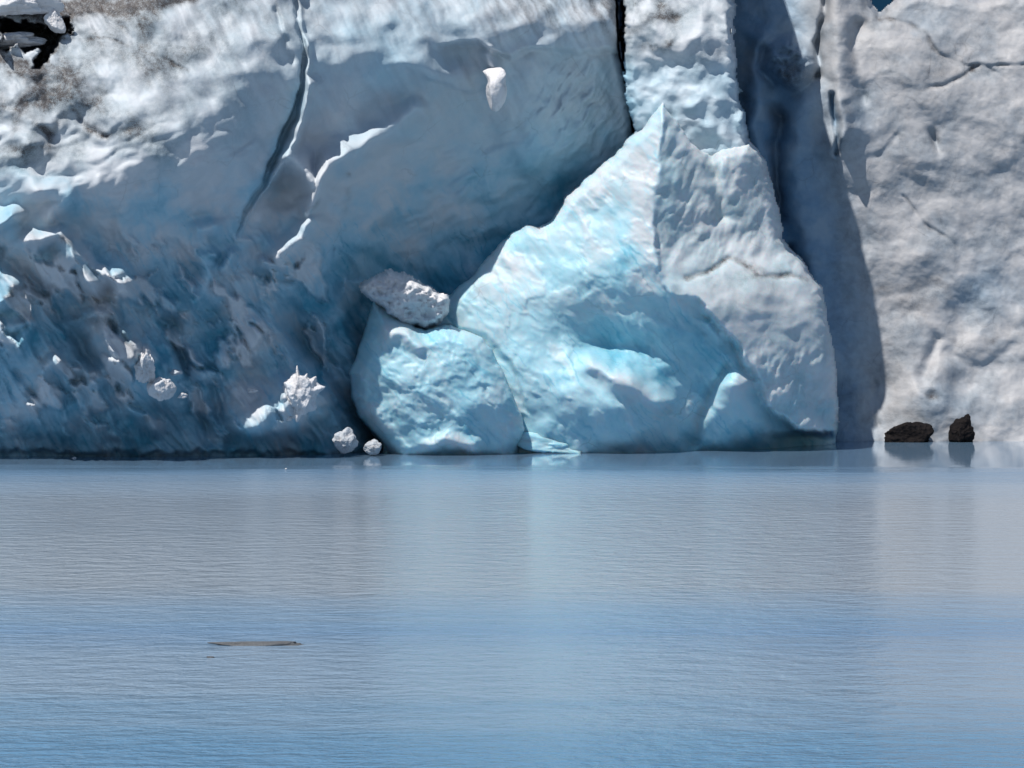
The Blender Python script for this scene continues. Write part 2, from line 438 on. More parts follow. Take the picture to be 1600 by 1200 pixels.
cliff = build_relief('glacier_cliff', axis([(-220, -20, 8), (-20, 995, 2.2)]), axis([(-460, -30, 10), (-30, 735, 2.2), (735, 770, 8)]),
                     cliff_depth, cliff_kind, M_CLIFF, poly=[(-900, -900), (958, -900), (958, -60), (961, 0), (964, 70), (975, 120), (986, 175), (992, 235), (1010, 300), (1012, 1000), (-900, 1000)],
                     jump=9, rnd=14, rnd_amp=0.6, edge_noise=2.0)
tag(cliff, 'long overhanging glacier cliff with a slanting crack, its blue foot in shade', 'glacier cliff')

# ------------------------------------------------------------------ tower between the crevasse and the shadowed recess
TOWER = [(900, -900), (900, -250), (972, -70), (976, 0), (975, 50), (973, 95), (977, 130), (984, 175), (990, 210), (985, 300), (985, 1000), (1240, 1000),
         (1215, 420), (1182, 300), (1167, 225), (1160, 190), (1152, 150), (1149, 100), (1143, 50), (1143, 0), (1160, -36), (1168, -72), (1166, -120), (1142, -190), (1122, -280), (1092, -350), (1068, -430), (1060, -455),
         (1022, -470), (1016, -500), (1004, -560), (985, -700), (975, -900)]  # unseen upper outline shaped to throw the shadow strip on the right wall
def tower_depth(U, V):
    ctl = []
    for u, o in ((900, 1.2), (980, 0.5), (1050, 0.0), (1110, -0.3), (1160, -0.4), (1260, 0.8)):
        for v, y in ((-760, 119.5), (-460, 118.6), (-200, 118.6), (0, 118.4), (60, 117.8), (95, 117.9), (150, 117.9), (230, 118.3), (330, 120), (480, 120.4), (760, 120.6)):
            ctl.append((u, v, y + o))
    D = tps(U, V, ctl)
    D = D + 0.30 * fbm(U / 85, V / 75, 71, 3) + 0.06 * fbm(U / 26, V / 26, 72, 3)
    w = worley(U / 40 + 0.3 * fbm(U / 40, V / 40, 73, 2), V / 34, 74)
    D = D + 0.16 * sstep(60, 130, V) * (0.6 - w)
    D = D + 0.5 * stroke(U, V, [(1138, -40), (1143, 20), (1140, 60)], 3) + 0.4 * stroke(U, V, [(1110, 0), (1122, 60), (1135, 110), (1150, 200)], 16)
    for cu, cv in ((1080, 168), (1122, 160), (1105, 205), (1135, 210)):
        D = D - 0.18 * blob(U, V, cu, cv - 4, 13, 11) + 0.12 * blob(U, V, cu - 3, cv - 22, 13, 13)
    return D + 0.008 * fbm(U / 7, V / 7, 75, 3)
def tower_kind(U, V):
    n = fbm(U / 40, V / 40, 76, 4)
    blue = 0.13 + 0.16 * sstep(80, 130, V) + 0.12 * n + 0.3 * sstep(1000, 975, U) * sstep(60, 120, V)
    dirt = 0.22 + 0.25 * n - 0.2 * sstep(70, 120, V)
    dirt += 0.5 * stroke(U, V, [(980, 45), (1010, 30), (1050, 28)], 12) * (0.7 + n) + 0.55 * stroke(U, V, [(1005, 75), (1030, 72), (1050, 66)], 8) * (0.8 + n) + .4 * stroke(U, V, [(1000, 10), (1050, 5)], 14) * (.5 + n)
    dirt += 0.2 * stroke(U, V, [(1040, 160), (1055, 190)], 8)
    return stack(blue, dirt, 0.3 + 0 * U)
tower = build_relief('ice_tower', axis([(930, 1250, 2.2)]), axis([(-760, -30, 8), (-30, 480, 2.2), (480, 760, 8)]), tower_depth, tower_kind, M_CLIFF,
                     poly=TOWER, jump=8, rnd=16, rnd_amp=0.5, edge_noise=6.5)
tag(tower, 'tall dimpled ice tower right of the black crevasse, behind the pointed iceberg', 'ice tower')

# ------------------------------------------------------------------ set-back wall on the right
WALLTOP = [(820, 1100), (820, -300), (1225, -300), (1240, -40), (1290, -60), (1330, -30), (1352, -8), (1360, 12), (1372, 28), (1384, 20), (1402, 2), (1440, -14), (1490, -4), (1512, 1), (1532, 5),
           (1560, -4), (1610, -6), (1680, -20), (1760, -30), (1960, -40), (1960, 1100)]
CRK = [(1372, 28), (1405, 32), (1430, 40), (1450, 60), (1462, 80), (1490, 96), (1515, 105), (1545, 103), (1600, 104), (1680, 110)]
def wall_depth(U, V):
    ctl = []
    for u, o in ((800, 3.5), (1000, 2.6), (1150, 1.2), (1250, 0.5), (1380, 0.0), (1500, 0.2), (1650, 0.4), (1800, .6)):
        for v, y in ((-400, 130.5), (-100, 127.6), (50, 126.6), (200, 126.0), (350, 126.3), (430, 126.2), (480, 126.1), (560, 125.8), (690, 125.1), (760, 125)):
            ctl.append((u, v, y + o))
    D = tps(U, V, ctl)
    D = D + 0.22 * fbm(U / 130, V / 110, 81, 3) + 0.05 * fbm(U / 42, V / 38, 82, 3)
    w = worley(U / 62 + 0.35 * fbm(U / 60, V / 60, 83, 2), V / 54 + .3 * fbm(U / 60, V / 60, 87, 2), 84)
    D = D + 0.08 * (0.6 - w) * sstep(1280, 1340, U)
    lit = sstep(1285, 1320, U)
    # pillars and gullies at the left of the lit face
    D = D - 1.3 * blob(U, V, 1310, 60, 30, 170, -4) + 0.9 * stroke(U, V, [(1292, -40), (1288, 20), (1281, 70), (1278, 120)], 6)
    D = D + 0.5 * stroke(U, V, [(1340, 40), (1328, 75), (1333, 120), (1345, 150)], 14)
    D = D - 0.4 * blob(U, V, 1410, 80, 50, 48) + 0.7 * stroke(U, V, [(1300, 150), (1305, 200), (1309, 235)], 5) - 0.5 * stroke(U, V, [(1316, 160), (1320, 215)], 12)
    D = D + stroke(U, V, CRK, 3, 0.10) + stroke(U, V, [(1530, 106), (1500, 122), (1475, 133), (1440, 140)], 4, 0.18) + stroke(U, V, [(1545, 105), (1570, 124)], 3, .2)
    D = D - 0.12 * sstep(10, -10, V - np.interp(U, [1440, 1462, 1515, 1700], [60, 80, 105, 106])) * sstep(1445, 1475, U)
    D = D + ledge(U, V, [(1372, 458), (1400, 448), (1430, 440), (1462, 438)], 0.10, 14, 50)
    D = D + ledge(U, V, [(1470, 530), (1500, 548), (1530, 560), (1590, 520)], 0.2, 20, 60) + ledge(U, V, [(1335, 248), (1370, 232), (1410, 195)], 0.15, 14, 40)
    D = D + stroke(U, V, [(1410, 308), (1430, 330), (1445, 350), (1500, 385)], 2.5, .08) - 0.15 * blob(U, V, 1440, 400, 40, 26, -10) + .4 * stroke(U, V, [(1460, 205), (1462, 235)], 8)
    D = D + 0.3 * stroke(U, V, [(1440, 590), (1455, 560), (1462, 530)], 10) + .2 * blob(U, V, 1455, 618, 10, 7, 30)
    D = D - 0.4 * blob(U, V, 1470, 600, 50, 60, 20) + .3 * stroke(U, V, [(1510, 470), (1490, 540), (1510, 600)], 22)
    D = D + 0.8 * blob(U, V, 1372, 640, 34, 90)
    # dirty block and cleft inside the shaded strip
    D = D - 1.6 * blob(U, V, 1235, 98, 38, 36, 0, 3) - .25 * blob(U, V, 1235, 98, 38, 36, 0, 3) * ridged(U / 22, V / 18, 89, 3) + 0.5 * stroke(U, V, [(1195, 75), (1192, 110), (1205, 130)], 8) - .6 * blob(U, V, 1185, 175, 28, 60)
    D = D + 0.8 * stroke(U, V, [(1222, 185), (1212, 230), (1216, 290), (1222, 340)], 9) - 0.8 * stroke(U, V, [(1255, 160), (1240, 250), (1262, 400), (1290, 560)], 26) - .5 * stroke(U, V, [(1190, 60), (1180, 200), (1200, 330)], 16) + 0.9 * blob(U, V, 1212, 175, 14, 18) + 0.8 * stroke(U, V, [(1236, 390), (1250, 420)], 9)
    D = D + 0.1 * stroke(U, V, [(1366, 600), (1370, 670)], 4)
    D = D - .7 * blob(U, V, 1300, 225, 16, 24, 50)
    return D + 0.010 * fbm(U / 7, V / 7, 85, 3)
def wall_kind(U, V):
    n = fbm(U / 60, V / 50, 86, 4)
    blue = 0.10 + 0.20 * n + 0.28 * blob(U, V, 1530, 450, 60, 40) + 0.22 * blob(U, V, 1345, 190, 30, 50) + .5 * stroke(U, V, [(1300, 150), (1305, 200), (1309, 240)], 5) + .2 * blob(U, V, 1480, 640, 60, 40) + .2 * blob(U, V, 1450, 30, 40, 30)
    blue += 0.62 * sstep(45, -45, U + 25 * n - np.interp(V, [0, 200, 400, 690], [1250, 1285, 1330, 1362]))  # deepens the cast shadow strip by painting it into the ice colour
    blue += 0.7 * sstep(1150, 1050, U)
    dirt = (0.13 + 0.22 * n + 0.14 * fbm(U / 12, V / 12, 88, 4)) * (0.3 + 0.7 * sstep(1230, 1330, U))
    dirt += stroke(U, V, CRK, 3.5, .42) + stroke(U, V, [(1530, 106), (1500, 122), (1475, 133), (1440, 140)], 4, 0.55) + stroke(U, V, [(1545, 105), (1570, 124)], 2.5, .35)
    dirt += 0.22 * blob(U, V, 1475, 110, 30, 20) + .25 * blob(U, V, 1345, 35, 14, 14) + stroke(U, V, [(1372, 28), (1395, 30)], 7, .4)
    dirt += stroke(U, V, [(1368, 456), (1400, 446), (1430, 440), (1465, 440)], 6, .55) * (.7 + n) + 0.28 * blob(U, V, 1425, 470, 45, 26) + 0.35 * stroke(U, V, [(1465, 450), (1485, 450)], 8)
    dirt += stroke(U, V, [(1485, 530), (1515, 548), (1570, 518)], 6, .28) + stroke(U, V, [(1410, 308), (1430, 330), (1445, 350), (1500, 385)], 2.5, .25) + .7 * blob(U, V, 1455, 618, 9, 6, 30)
    dirt += 0.3 * blob(U, V, 1235, 105, 38, 32, 0, 2) * (0.8 + 1.2 * n) + .2 * stroke(U, V, [(1366, 600), (1370, 670)], 4) + .25 * stroke(U, V, [(1333, 60), (1330, 130)], 6)
    dirt += 0.2 * stroke(U, V, [(1222, 185), (1212, 230), (1216, 290), (1222, 340)], 6) + .3 * stroke(U, V, [(1236, 390), (1250, 420)], 8)
    dirt += 0.5 * sstep(684, 692, V) * .6 + .12 * stroke(U, V, [(1390, 640), (1440, 655)], 12)
    dirt += 0.85 * sstep(1010, 985, U)  # back of the crevasse painted near black, its shade put into the colour
    return stack(blue, dirt, 0 * U)
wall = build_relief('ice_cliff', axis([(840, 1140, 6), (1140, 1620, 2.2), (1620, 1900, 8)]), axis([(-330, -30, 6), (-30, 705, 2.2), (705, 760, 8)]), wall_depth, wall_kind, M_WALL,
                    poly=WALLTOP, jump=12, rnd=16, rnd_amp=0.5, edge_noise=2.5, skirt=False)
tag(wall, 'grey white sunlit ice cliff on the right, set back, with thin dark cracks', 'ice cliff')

# ------------------------------------------------------------------ pointed iceberg
BERG = [(640, 470), (700, 466), (722, 447), (742, 428), (770, 395), (800, 366), (822, 354), (842, 357), (865, 346), (884, 312), (922, 276), (960, 245), (980, 222), (1003, 203), (1020, 182), (1036, 162),
        (1046, 180), (1060, 197), (1080, 226), (1096, 237), (1112, 243), (1128, 233), (1150, 231), (1170, 226), (1182, 240), (1192, 258), (1204, 300), (1216, 350), (1217, 372), (1228, 390), (1250, 410),
        (1262, 432), (1280, 452), (1288, 500), (1300, 560), (1304, 620), (1305, 660), (1303, 690), (1303, 800), (600, 800), (600, 640)]
RIDGE = [(1036, 162), (1030, 230), (1024, 300), (1020, 360), (1030, 420), (1045, 458), (1062, 464), (1090, 468), (1122, 505), (1152, 540), (1180, 585), (1192, 625), (1215, 650), (1250, 672), (1300, 676)]
rx = [p[0] for p in RIDGE]; ry = [p[1] for p in RIDGE]
def berg_right(U, V):
    """signed: >0 on the weathered right-hand face"""
    poly = RIDGE + [(1500, 676), (1500, 100), (1036, 100)]
    return -pdist(U, V, poly)
def berg_depth(U, V):
    ctlL = []
    for row in ((100, [(600, 119.5), (1030, 115.6), (1300, 117)]), (250, [(600, 119), (850, 117.2), (960, 115.9), (1028, 115.0), (1200, 116)]),
                (350, [(700, 118.4), (800, 117.2), (880, 116.2), (960, 115.4), (1022, 114.8), (1150, 116)]),
                (440, [(640, 117.8), (720, 117.0), (800, 116.2), (900, 115.4), (1000, 114.9), (1060, 114.8), (1150, 116.4)]),
                (530, [(640, 117.2), (740, 116.4), (850, 115.7), (940, 116.0), (1040, 115.5), (1120, 115.9), (1160, 116.4), (1300, 119.5)]),
                (600, [(640, 117.0), (780, 116.0), (900, 115.2), (960, 115.0), (1040, 116.3), (1100, 116.7), (1150, 116.0), (1200, 117.3), (1300, 120.4)]),
                (660, [(640, 116.8), (780, 116.1), (900, 115.4), (1000, 115.5), (1060, 117.0), (1120, 116.8), (1180, 117.0), (1260, 119.3), (1310, 121)]),
                (720, [(640, 116.8), (780, 116.4), (900, 116.3), (1000, 116.9), (1100, 118.4), (1200, 119.6), (1300, 121.4)]), (790, [(640, 117), (900, 116.6), (1100, 119), (1300, 121.8)])):
        for u, y in row[1]: ctlL.append((u, row[0], y))
    L = tps(U, V, ctlL)
    ctlR = []
    for v, r in ((100, [(1030, 115.4), (1150, 117.6), (1320, 121)]), (220, [(1032, 114.9), (1090, 116.0), (1110, 116.5), (1150, 116.6), (1250, 119)]), (320, [(1024, 114.7), (1100, 115.9), (1200, 117.6), (1300, 119.5)]),
                 (405, [(1028, 114.8), (1100, 115.7), (1150, 116.2), (1220, 117.4), (1320, 119.6)]), (445, [(1045, 114.6), (1100, 115.0), (1180, 115.8), (1280, 117.6)]),
                 (520, [(1110, 115.0), (1180, 115.6), (1290, 117.3), (1340, 118.4)]), (580, [(1165, 115.7), (1230, 116.3), (1300, 117.7)]), (640, [(1200, 116.4), (1250, 116.9), (1305, 118.1)]),
                 (690, [(1200, 116.7), (1250, 117.3), (1305, 118.5)]), (790, [(1100, 117.5), (1305, 119.5)])):
        for u, y in r: ctlR.append((u, v, y))
    R = tps(U, V, ctlR)
    s = berg_right(U, V) + 2.5 * fbm(U / 16, V / 16, 101, 3)
    # blue broken face: blocky, glassy
    n1 = fbm(U / 110, V / 90, 102, 3)
    a, b = rot(U, V, 40)
    L = L + 0.13 * n1 - 0.05 * ridged(a / 120, b / 50, 103, 3) + 0.012 * fbm(U / 12, V / 12, 104, 3)
    w = worley(U / 55 + .4 * n1, V / 48, 105)
    L = L - 0.05 * w * sstep(560, 360, V)
    a, b = rot(U, V, 45)
    L = L - 0.05 * sstep(.02, .34, fbm(a / 85, b / 50, 114, 5))
    L = L - 0.75 * stroke(U, V, [(925, 572), (950, 580), (1000, 605), (1032, 632)], 16) - .35 * blob(U, V, 960, 640, 70, 40, 25)
    L = L + 0.7 * blob(U, V, 975, 545, 65, 28, 8) + .5 * stroke(U, V, [(1035, 655), (1050, 640)], 8) + 0.5 * stroke(U, V, [(1080, 690), (1110, 620), (1135, 575)], 10)
    L = L - 0.55 * blob(U, V, 1160, 600, 30, 30) - .4 * stroke(U, V, [(1105, 505), (1125, 525)], 9)
    L = L + ledge(U, V, [(700, 500), (760, 520), (800, 560), (830, 640)], .3, 20, 80)
    # weathered white face
    R = R + 0.10 * fbm(U / 70, V / 70, 106, 3) + 0.015 * fbm(U / 16, V / 16, 107, 3)
    a, b = rot(U, V, 118)
    R = R + 0.07 * sstep(520, 580, V) * ridged(a / 60, b / 22, 108, 3) + .06 * sstep(440, 380, V) * ridged(a / 70, b / 30, 109, 3)
    R = R + ledge(U, V, [(1180, 575), (1225, 570), (1300, 560)], .25, 30, 80)
    R = R + 0.15 * stroke(U, V, [(1075, 430), (1110, 418), (1140, 405), (1160, 412), (1185, 432), (1225, 428), (1262, 440)], 5) + .4 * stroke(U, V, [(1112, 243), (1118, 300), (1130, 340)], 10)
    D = np.where(s > 0, R, L)
    k = sstep(-5, 5, s)
    D = L * (1 - k) + R * k
    # the white face hangs over the blue undercut
    und = sstep(465, 500, V) * sstep(0, 10, -s) * np.exp(-np.maximum(-s, 0) / 26)
    D = D + 0.7 * und
    low = sstep(672, 684, V) * sstep(1180, 1260, U)
    return D + 1.6 * low
def berg_kind(U, V):
    s = berg_right(U, V)
    n = fbm(U / 60, V / 50, 111, 4)
    m = fbm(U / 22, V / 22, 112, 3)
    a, b = rot(U, V, 48)
    str_ = fbm(a / 90, b / 9, 113, 5)
    bl = 0.52 + 0.13 * n + 0.08 * str_ + 0.08 * m
    a, b = rot(U, V, 45)
    bl -= 0.16 * sstep(.02, .34, fbm(a / 85, b / 50, 114, 5))
    bl += seams(U, V, 50, 501, .30)
    bl -= 0.22 * sstep(440, 300, V) + 0.25 * stroke(U, V, [(1010, 250), (1000, 400), (1030, 440)], 28) + 0.3 * stroke(U, V, [(925, 575), (1000, 608), (1032, 635)], 14) + .25 * blob(U, V, 780, 420, 50, 40)
    bl += 0.45 * blob(U, V, 970, 545, 70, 34, 8) + 0.3 * blob(U, V, 1110, 560, 60, 60) + .3 * sstep(640, 700, V) * sstep(1020, 1120, U) + .3 * stroke(U, V, [(940, 330), (990, 380), (960, 420)], 16) * (.6 + n)
    bl -= .3 * blob(U, V, 1160, 600, 25, 25)
    wh = 0.10 + 0.15 * n + 0.22 * sstep(540, 600, V) * (.6 + n) + .12 * sstep(1100, 1040, U)
    k = sstep(-6, 6, s)
    blue = bl * (1 - k) + wh * k
    dl = 0.05 * np.clip(n, 0, 1) + 0.25 * stroke(U, V, [(1062, 466), (1092, 470)], 8) + .25 * stroke(U, V, [(815, 356), (845, 358)], 7)
    dr = 0.10 + 0.16 * n + .10 * m + stroke(U, V, [(1075, 432), (1110, 418), (1140, 405), (1160, 412), (1185, 432), (1225, 428), (1262, 440)], 4, .55) + .4 * blob(U, V, 1175, 422, 24, 12, 20) * (.6 + m)
    dr += .25 * stroke(U, V, [(1112, 245), (1150, 232), (1170, 227)], 7) + .15 * blob(U, V, 1180, 470, 70, 40)
    dirt = dl * (1 - k) + dr * k
    dirt += .25 * stroke(U, V, [(850, 690), (900, 695), (1000, 700)], 8)
    return stack(blue, dirt, (1 - k) * 0.6)
berg = build_relief('iceberg', axis([(594, 1320, 2.0)]), axis([(150, 715, 2.0), (715, 770, 8)]), berg_depth, berg_kind, M_BERG,
                    poly=BERG, jump=5, rnd=16, rnd_amp=0.5, edge_noise=2.5, skirt=False)
tag(berg, 'tall pointed iceberg with a bright blue broken face and weathered white right side', 'iceberg')

# ------------------------------------------------------------------ round blue boulder and its neighbours
BOULDER = [(583, 474), (600, 480), (625, 496), (650, 511), (664, 516), (680, 511), (704, 509), (722, 516), (752, 528), (768, 545), (776, 562), (796, 612), (812, 645), (820, 668), (812, 700), (800, 800),
           (620, 800), (612, 708), (590, 680), (565, 652), (551, 622), (548, 582), (561, 546), (574, 508)]
def boulder_depth(U, V):
    a = (U - 690) / 150; b = (V - 600) / 130
    D = 113.8 + 1.0 * a * a + 1.5 * b * b * (V > 600) + 0.9 * b * b * (V <= 600)
    n = fbm(U / 70, V / 60, 121, 4)
    a, b = rot(U, V, 42)
    D = D + 0.12 * n - 0.06 * ridged(a / 100, b / 55, 122, 3) + 0.02 * fbm(U / 12, V / 12, 123, 3)
    a, b = rot(U, V, 50)
    D = D - 0.06 * sstep(.0, .3, fbm(a / 70, b / 45, 126, 5))
    D = D - 0.4 * stroke(U, V, [(605, 520), (630, 522), (655, 545)], 11) + .3 * stroke(U, V, [(550, 595), (600, 630), (625, 680)], 16)
    D = D - 0.5 * stroke(U, V, [(670, 695), (700, 690), (740, 695)], 14)
    return D
def boulder_kind(U, V):
    n = fbm(U / 50, V / 50, 124, 4)
    a, b = rot(U, V, 42)
    bl = 0.52 + 0.18 * n + 0.07 * 1.4 * fbm(a / 80, b / 9, 125, 5)
    bl += seams(U, V, 45, 511, .28)
    bl -= .35 * stroke(U, V, [(605, 520), (630, 522), (655, 545)], 12) + .4 * stroke(U, V, [(665, 692), (700, 690), (745, 694)], 9) + .3 * stroke(U, V, [(575, 640), (610, 670)], 10) + .2 * stroke(U, V, [(810, 640), (790, 680)], 10)
    return stack(bl, 0.03 + 0 * U, 0.8 + 0 * U)
boulder = build_relief('ice_boulder', axis([(540, 830, 1.8)]), axis([(462, 718, 1.8), (718, 770, 6)]), boulder_depth, boulder_kind, M_BERG,
                       poly=BOULDER, jump=3.2, rnd=26, rnd_amp=0.9, edge_noise=2.0, skirt=False)
tag(boulder, 'rounded pale blue ice boulder at the water below the left flank of the iceberg', 'ice boulder')

CAP = [(566, 447), (580, 436), (596, 431), (610, 427), (624, 433), (644, 438), (662, 450), (684, 463), (697, 468), (694, 486), (682, 506), (664, 512), (640, 508), (615, 496), (598, 476), (578, 460)]
def cap_depth(U, V):
    D = 114.2 + 0.012 * np.maximum(V - 460, 0) + 0.018 * np.maximum(450 - V, 0)
    D = D + 0.30 * ridged(U / 20, V / 16, 131, 4) * -0.45 + 0.10 * fbm(U / 9, V / 9, 132, 3) + .5 * blob(U, V, 655, 490, 20, 18)
    return D
def cap_kind(U, V):
    n = fbm(U / 22, V / 22, 133, 4)
    t = V - np.interp(U, [570, 610, 650, 695], [448, 450, 462, 492])
    return stack(0.08 + 0.36 * sstep(0, 16, t) + .2 * n, np.clip(0.04 * sstep(12, -4, t) + .12 * n * sstep(16, 0, t) + .3 * stroke(U, V, [(566, 447), (580, 442)], 6), 0, 1), 0.2 + 0 * U)
cap = build_relief('snow_block', axis([(556, 706, 1.6)]), axis([(418, 520, 1.6)]), cap_depth, cap_kind, M_SNOW, poly=CAP, jump=1.4, rnd=8, rnd_amp=0.25, edge_noise=4.5, skirt=False)
tag(cap, 'dirty snow block lodged on top between the round boulder and the iceberg', 'snow block')

# ------------------------------------------------------------------ loose lumps of ice and rock
def lump(name, u, v, Y, wpx, hpx, mat, seed, rough=0.35, dep=0.8, blue=0.1, dirt=0.08, spikes=(), freq=1.6, ridge=0.3, facets=16, cut=None, label=None, cat=None, group=None, sub=5, parent=None, dirtvar=.3):
    """irregular lump centred on direction (u,v) at distance Y, wpx x hpx across as seen; spikes = (angle deg, length, width)"""
    m = Y / F
    bm = bmesh.new()
    bmesh.ops.create_icosphere(bm, subdivisions=sub, radius=1.0)
    off = Vector((seed * 3.7, seed * 1.9, seed * 5.3))
    rg = random.Random(seed * 7 + 1)
    planes = []
    for _k in range(facets):
        p = Vector((rg.gauss(0, 1), rg.gauss(0, 1), rg.gauss(0, 1))).normalized()
        planes.append((p, rg.uniform(.62, .95)))
    vals = []
    for vt in bm.verts:
        n = vt.co.normalized()
        f = mnoise.fractal(n * freq + off, 0.9, 2.1, 5, noise_basis='PERLIN_ORIGINAL')
        g = 1 - abs(mnoise.noise(n * freq * 2.2 + off)) * 2
        r = 1.35
        for p, dd in planes:
            c = n.dot(p)
            if c > 0.05: r = min(r, dd / c)
        r = r * 1.05 + rough * f * .55 + rough * ridge * g * .6
        ang = math.degrees(math.atan2(n.z, n.x))
        for (sa, sl, sw) in spikes:
            da = (ang - sa + 180) % 360 - 180
            r += sl * math.exp(-(da / sw) ** 2) * math.exp(-((n.y + 0.25) / 0.3) ** 2)
        vt.co = n * r
        vals.append(f)
    for vt in bm.verts:
        vt.co.x *= wpx * m / 2; vt.co.z *= hpx * m / 2; vt.co.y *= dep * 0.5 * (wpx + hpx) * 0.5 * m
    me = bpy.data.meshes.new(name); bm.to_mesh(me); bm.free()
    for p in me.polygons: p.use_smooth = True
    at = me.attributes.new('ice_kind', 'FLOAT_COLOR', 'POINT')
    for i, f in enumerate(vals): at.data[i].color = (max(0, min(1, blue + 0.2 * f)), max(0, min(1, dirt + dirtvar * max(0, -f))), 0.1, 1)
    me.materials.append(mat)
    o = bpy.data.objects.new(name, me); COL.objects.link(o)
    x, y, z = P(u, v, Y); o.location = (x, y, z)
    if parent: o.parent = parent
    if label: tag(o, label, cat, group)
    return o

CH = 'loose ice lumps along the foot of the glacier'
lump('ice_chunk', 469, 616, 112.0, 56, 74, M_SNOW, 1, 0.28, 0.8, spikes=((97, .55, 5), (40, .30, 6), (12, .35, 6), (-35, .35, 14), (-100, .35, 10), (150, .2, 8), (65, .2, 5)), label='spiky white ice chunk with a needle point stuck on the shaded blue foot', cat='ice chunk', group=CH, sub=6, freq=1.7, ridge=0.2)
lump('ice_chunk', 226, 570, 109.6, 34, 56, M_SNOW, 2, 0.4, 0.9, freq=2.2, label='tall knobbly white ice chunk on the glacier foot, upper one of a touching pair', cat='ice chunk', group=CH)
lump('ice_chunk', 254, 606, 109.9, 32, 40, M_SNOW, 3, 0.3, 0.9, label='smooth rounded white ice chunk just below the tall knobbly one', cat='ice chunk', group=CH)
lump('ice_chunk', 419, 640, 112.3, 28, 16, M_SNOW, 4, 0.4, 0.9, label='small flat white ice chunk left of the spiky chunk', cat='ice chunk', group=CH)
lump('ice_chunk', 452, 652, 112.2, 10, 8, M_SNOW, 5, 0.4, 0.9, sub=4, label='tiny white ice crumb just under the spiky chunk', cat='ice chunk', group=CH)
lump('ice_chunk', 394, 611, 112.5, 18, 8, M_SNOW, 6, 0.4, 0.9, sub=4, label='small thin ice splinter above the flat white chunk', cat='ice chunk', group=CH)
lump('ice_chunk', 539, 690, 113.6, 36, 34, M_SNOW, 7, 0.3, 0.9, blue=0.25, dirt=.25, spikes=((80, .3, 8), (140, .2, 12)), label='grey ice chunk with a white tip at the waterline left of the boulder', cat='ice chunk', group=CH)
lump('ice_chunk', 584, 699, 114.0, 26, 22, M_SNOW, 8, 0.25, 0.9, blue=0.3, dirt=.32, label='smooth grey ice chunk at the waterline in the dark cleft beside the boulder', cat='ice chunk', group=CH)
lump('ice_chunk', 866, 697, 116.2, 90, 44, M_BERG, 9, 0.30, 0.6, blue=0.55, dirt=.04, spikes=((140, .25, 14),), label='wedge shaped pale ice chunk at the waterline right of the round boulder', cat='ice chunk', group=CH)
lump('ice_chunk', 286, 618, 110.9, 14, 9, M_SNOW, 10, 0.5, 0.9, sub=4, label='tiny ice crumb right of the smooth rounded chunk', cat='ice chunk', group=CH)
lump('ice_chunk', 276, 582, 110.8, 20, 10, M_SNOW, 16, 0.5, 0.9, sub=4, blue=.3, label='greyish ice splinter right of the tall knobbly chunk', cat='ice chunk', group=CH)

lump('ice_chunk', 116, 716, 112.4, 7, 5, M_SNOW, 25, 0.3, 0.8, sub=3, label='lone tiny white ice fleck afloat at the far left shore', cat='ice chunk', group=CH)
# blocks in the upper left hollow
SB = 'snow blocks over the dark hollow'
lump('snow_block', 30, 6, 109.4, 100, 44, M_SNOW, 11, 0.3, 0.8, label='broad white snow block bridging the dark hollow at top left', cat='snow block', group=SB)
lump('snow_block', 86, 32, 109.6, 26, 40, M_SNOW, 12, 0.22, 0.9, label='small egg shaped snow block wedged in the dark hollow', cat='snow block', group=SB)
lump('snow_block', 20, 64, 110, 100, 26, M_SNOW, 13, 0.3, 0.8, dirt=.2, label='grey snow ledge lying across the bottom of the dark hollow', cat='snow block', group=SB)

# hanging knob of ice under the brow
def icicle():
    o = lump('hanging_icicle', 773, 133, 115.4, 28, 56, M_SNOW, 14, 0.12, 1.0, facets=5, blue=.02, dirt=.0)
    hz = max(v.co.z for v in o.data.vertices)
    for vt in o.data.vertices:      # a stubby finger: rounded tip, even width, leaning back into the brow
        q = vt.co.z / hz
        f = 1 / math.sqrt(max(0.4, 1 - q * q)) if q > 0 else 1.0
        vt.co.x *= f * (1 - 0.18 * math.exp(-((q - .15) / .25) ** 2)); vt.co.y *= f
        vt.co.x += 0.18 * max(0, q); vt.co.y += 1.0 * max(0, q) ** 2
    return o
ic = icicle()
ic.parent = cliff
ic['label'] = 'white knob of ice hanging below the brow'

M_ROCK = bpy.data.materials.new('wet_rock'); M_ROCK.use_nodes = True
_t = M_ROCK.node_tree; _b = _t.nodes['Principled BSDF']
_n = _t.nodes.new('ShaderNodeTexNoise'); _n.inputs['Scale'].default_value = 7; _n.inputs['Detail'].default_value = 8
_tc = _t.nodes.new('ShaderNodeTexCoord'); _t.links.new(_tc.outputs['Object'], _n.inputs['Vector'])
_r = _t.nodes.new('ShaderNodeValToRGB'); _t.links.new(_n.outputs['Fac'], _r.inputs[0])
_r.color_ramp.elements[0].position = .35; _r.color_ramp.elements[0].color = (0.004, 0.0035, 0.005, 1)
_r.color_ramp.elements[1].position = .75; _r.color_ramp.elements[1].color = (0.018, 0.014, 0.013, 1)
_t.links.new(_r.outputs[0], _b.inputs['Base Color']); _b.inputs['Roughness'].default_value = .85; _b.inputs['Specular IOR Level'].default_value = .15
_bp = _t.nodes.new('ShaderNodeBump'); _bp.inputs['Distance'].default_value = .1; _t.links.new(_n.outputs['Fac'], _bp.inputs['Height']); _t.links.new(_bp.outputs[0], _b.inputs['Normal'])

lump('rock', 1414, 686, 124.8, 74, 42, M_ROCK, 21, 0.4, 0.5, label='low black rock at the waterline beside the shadow edge', cat='rock')
lump('rock', 1503, 677, 124.7, 38, 44, M_ROCK, 22, 0.35, 0.6, spikes=((65, .25, 18),), label='upright black rock at the waterline below the right cliff', cat='rock')


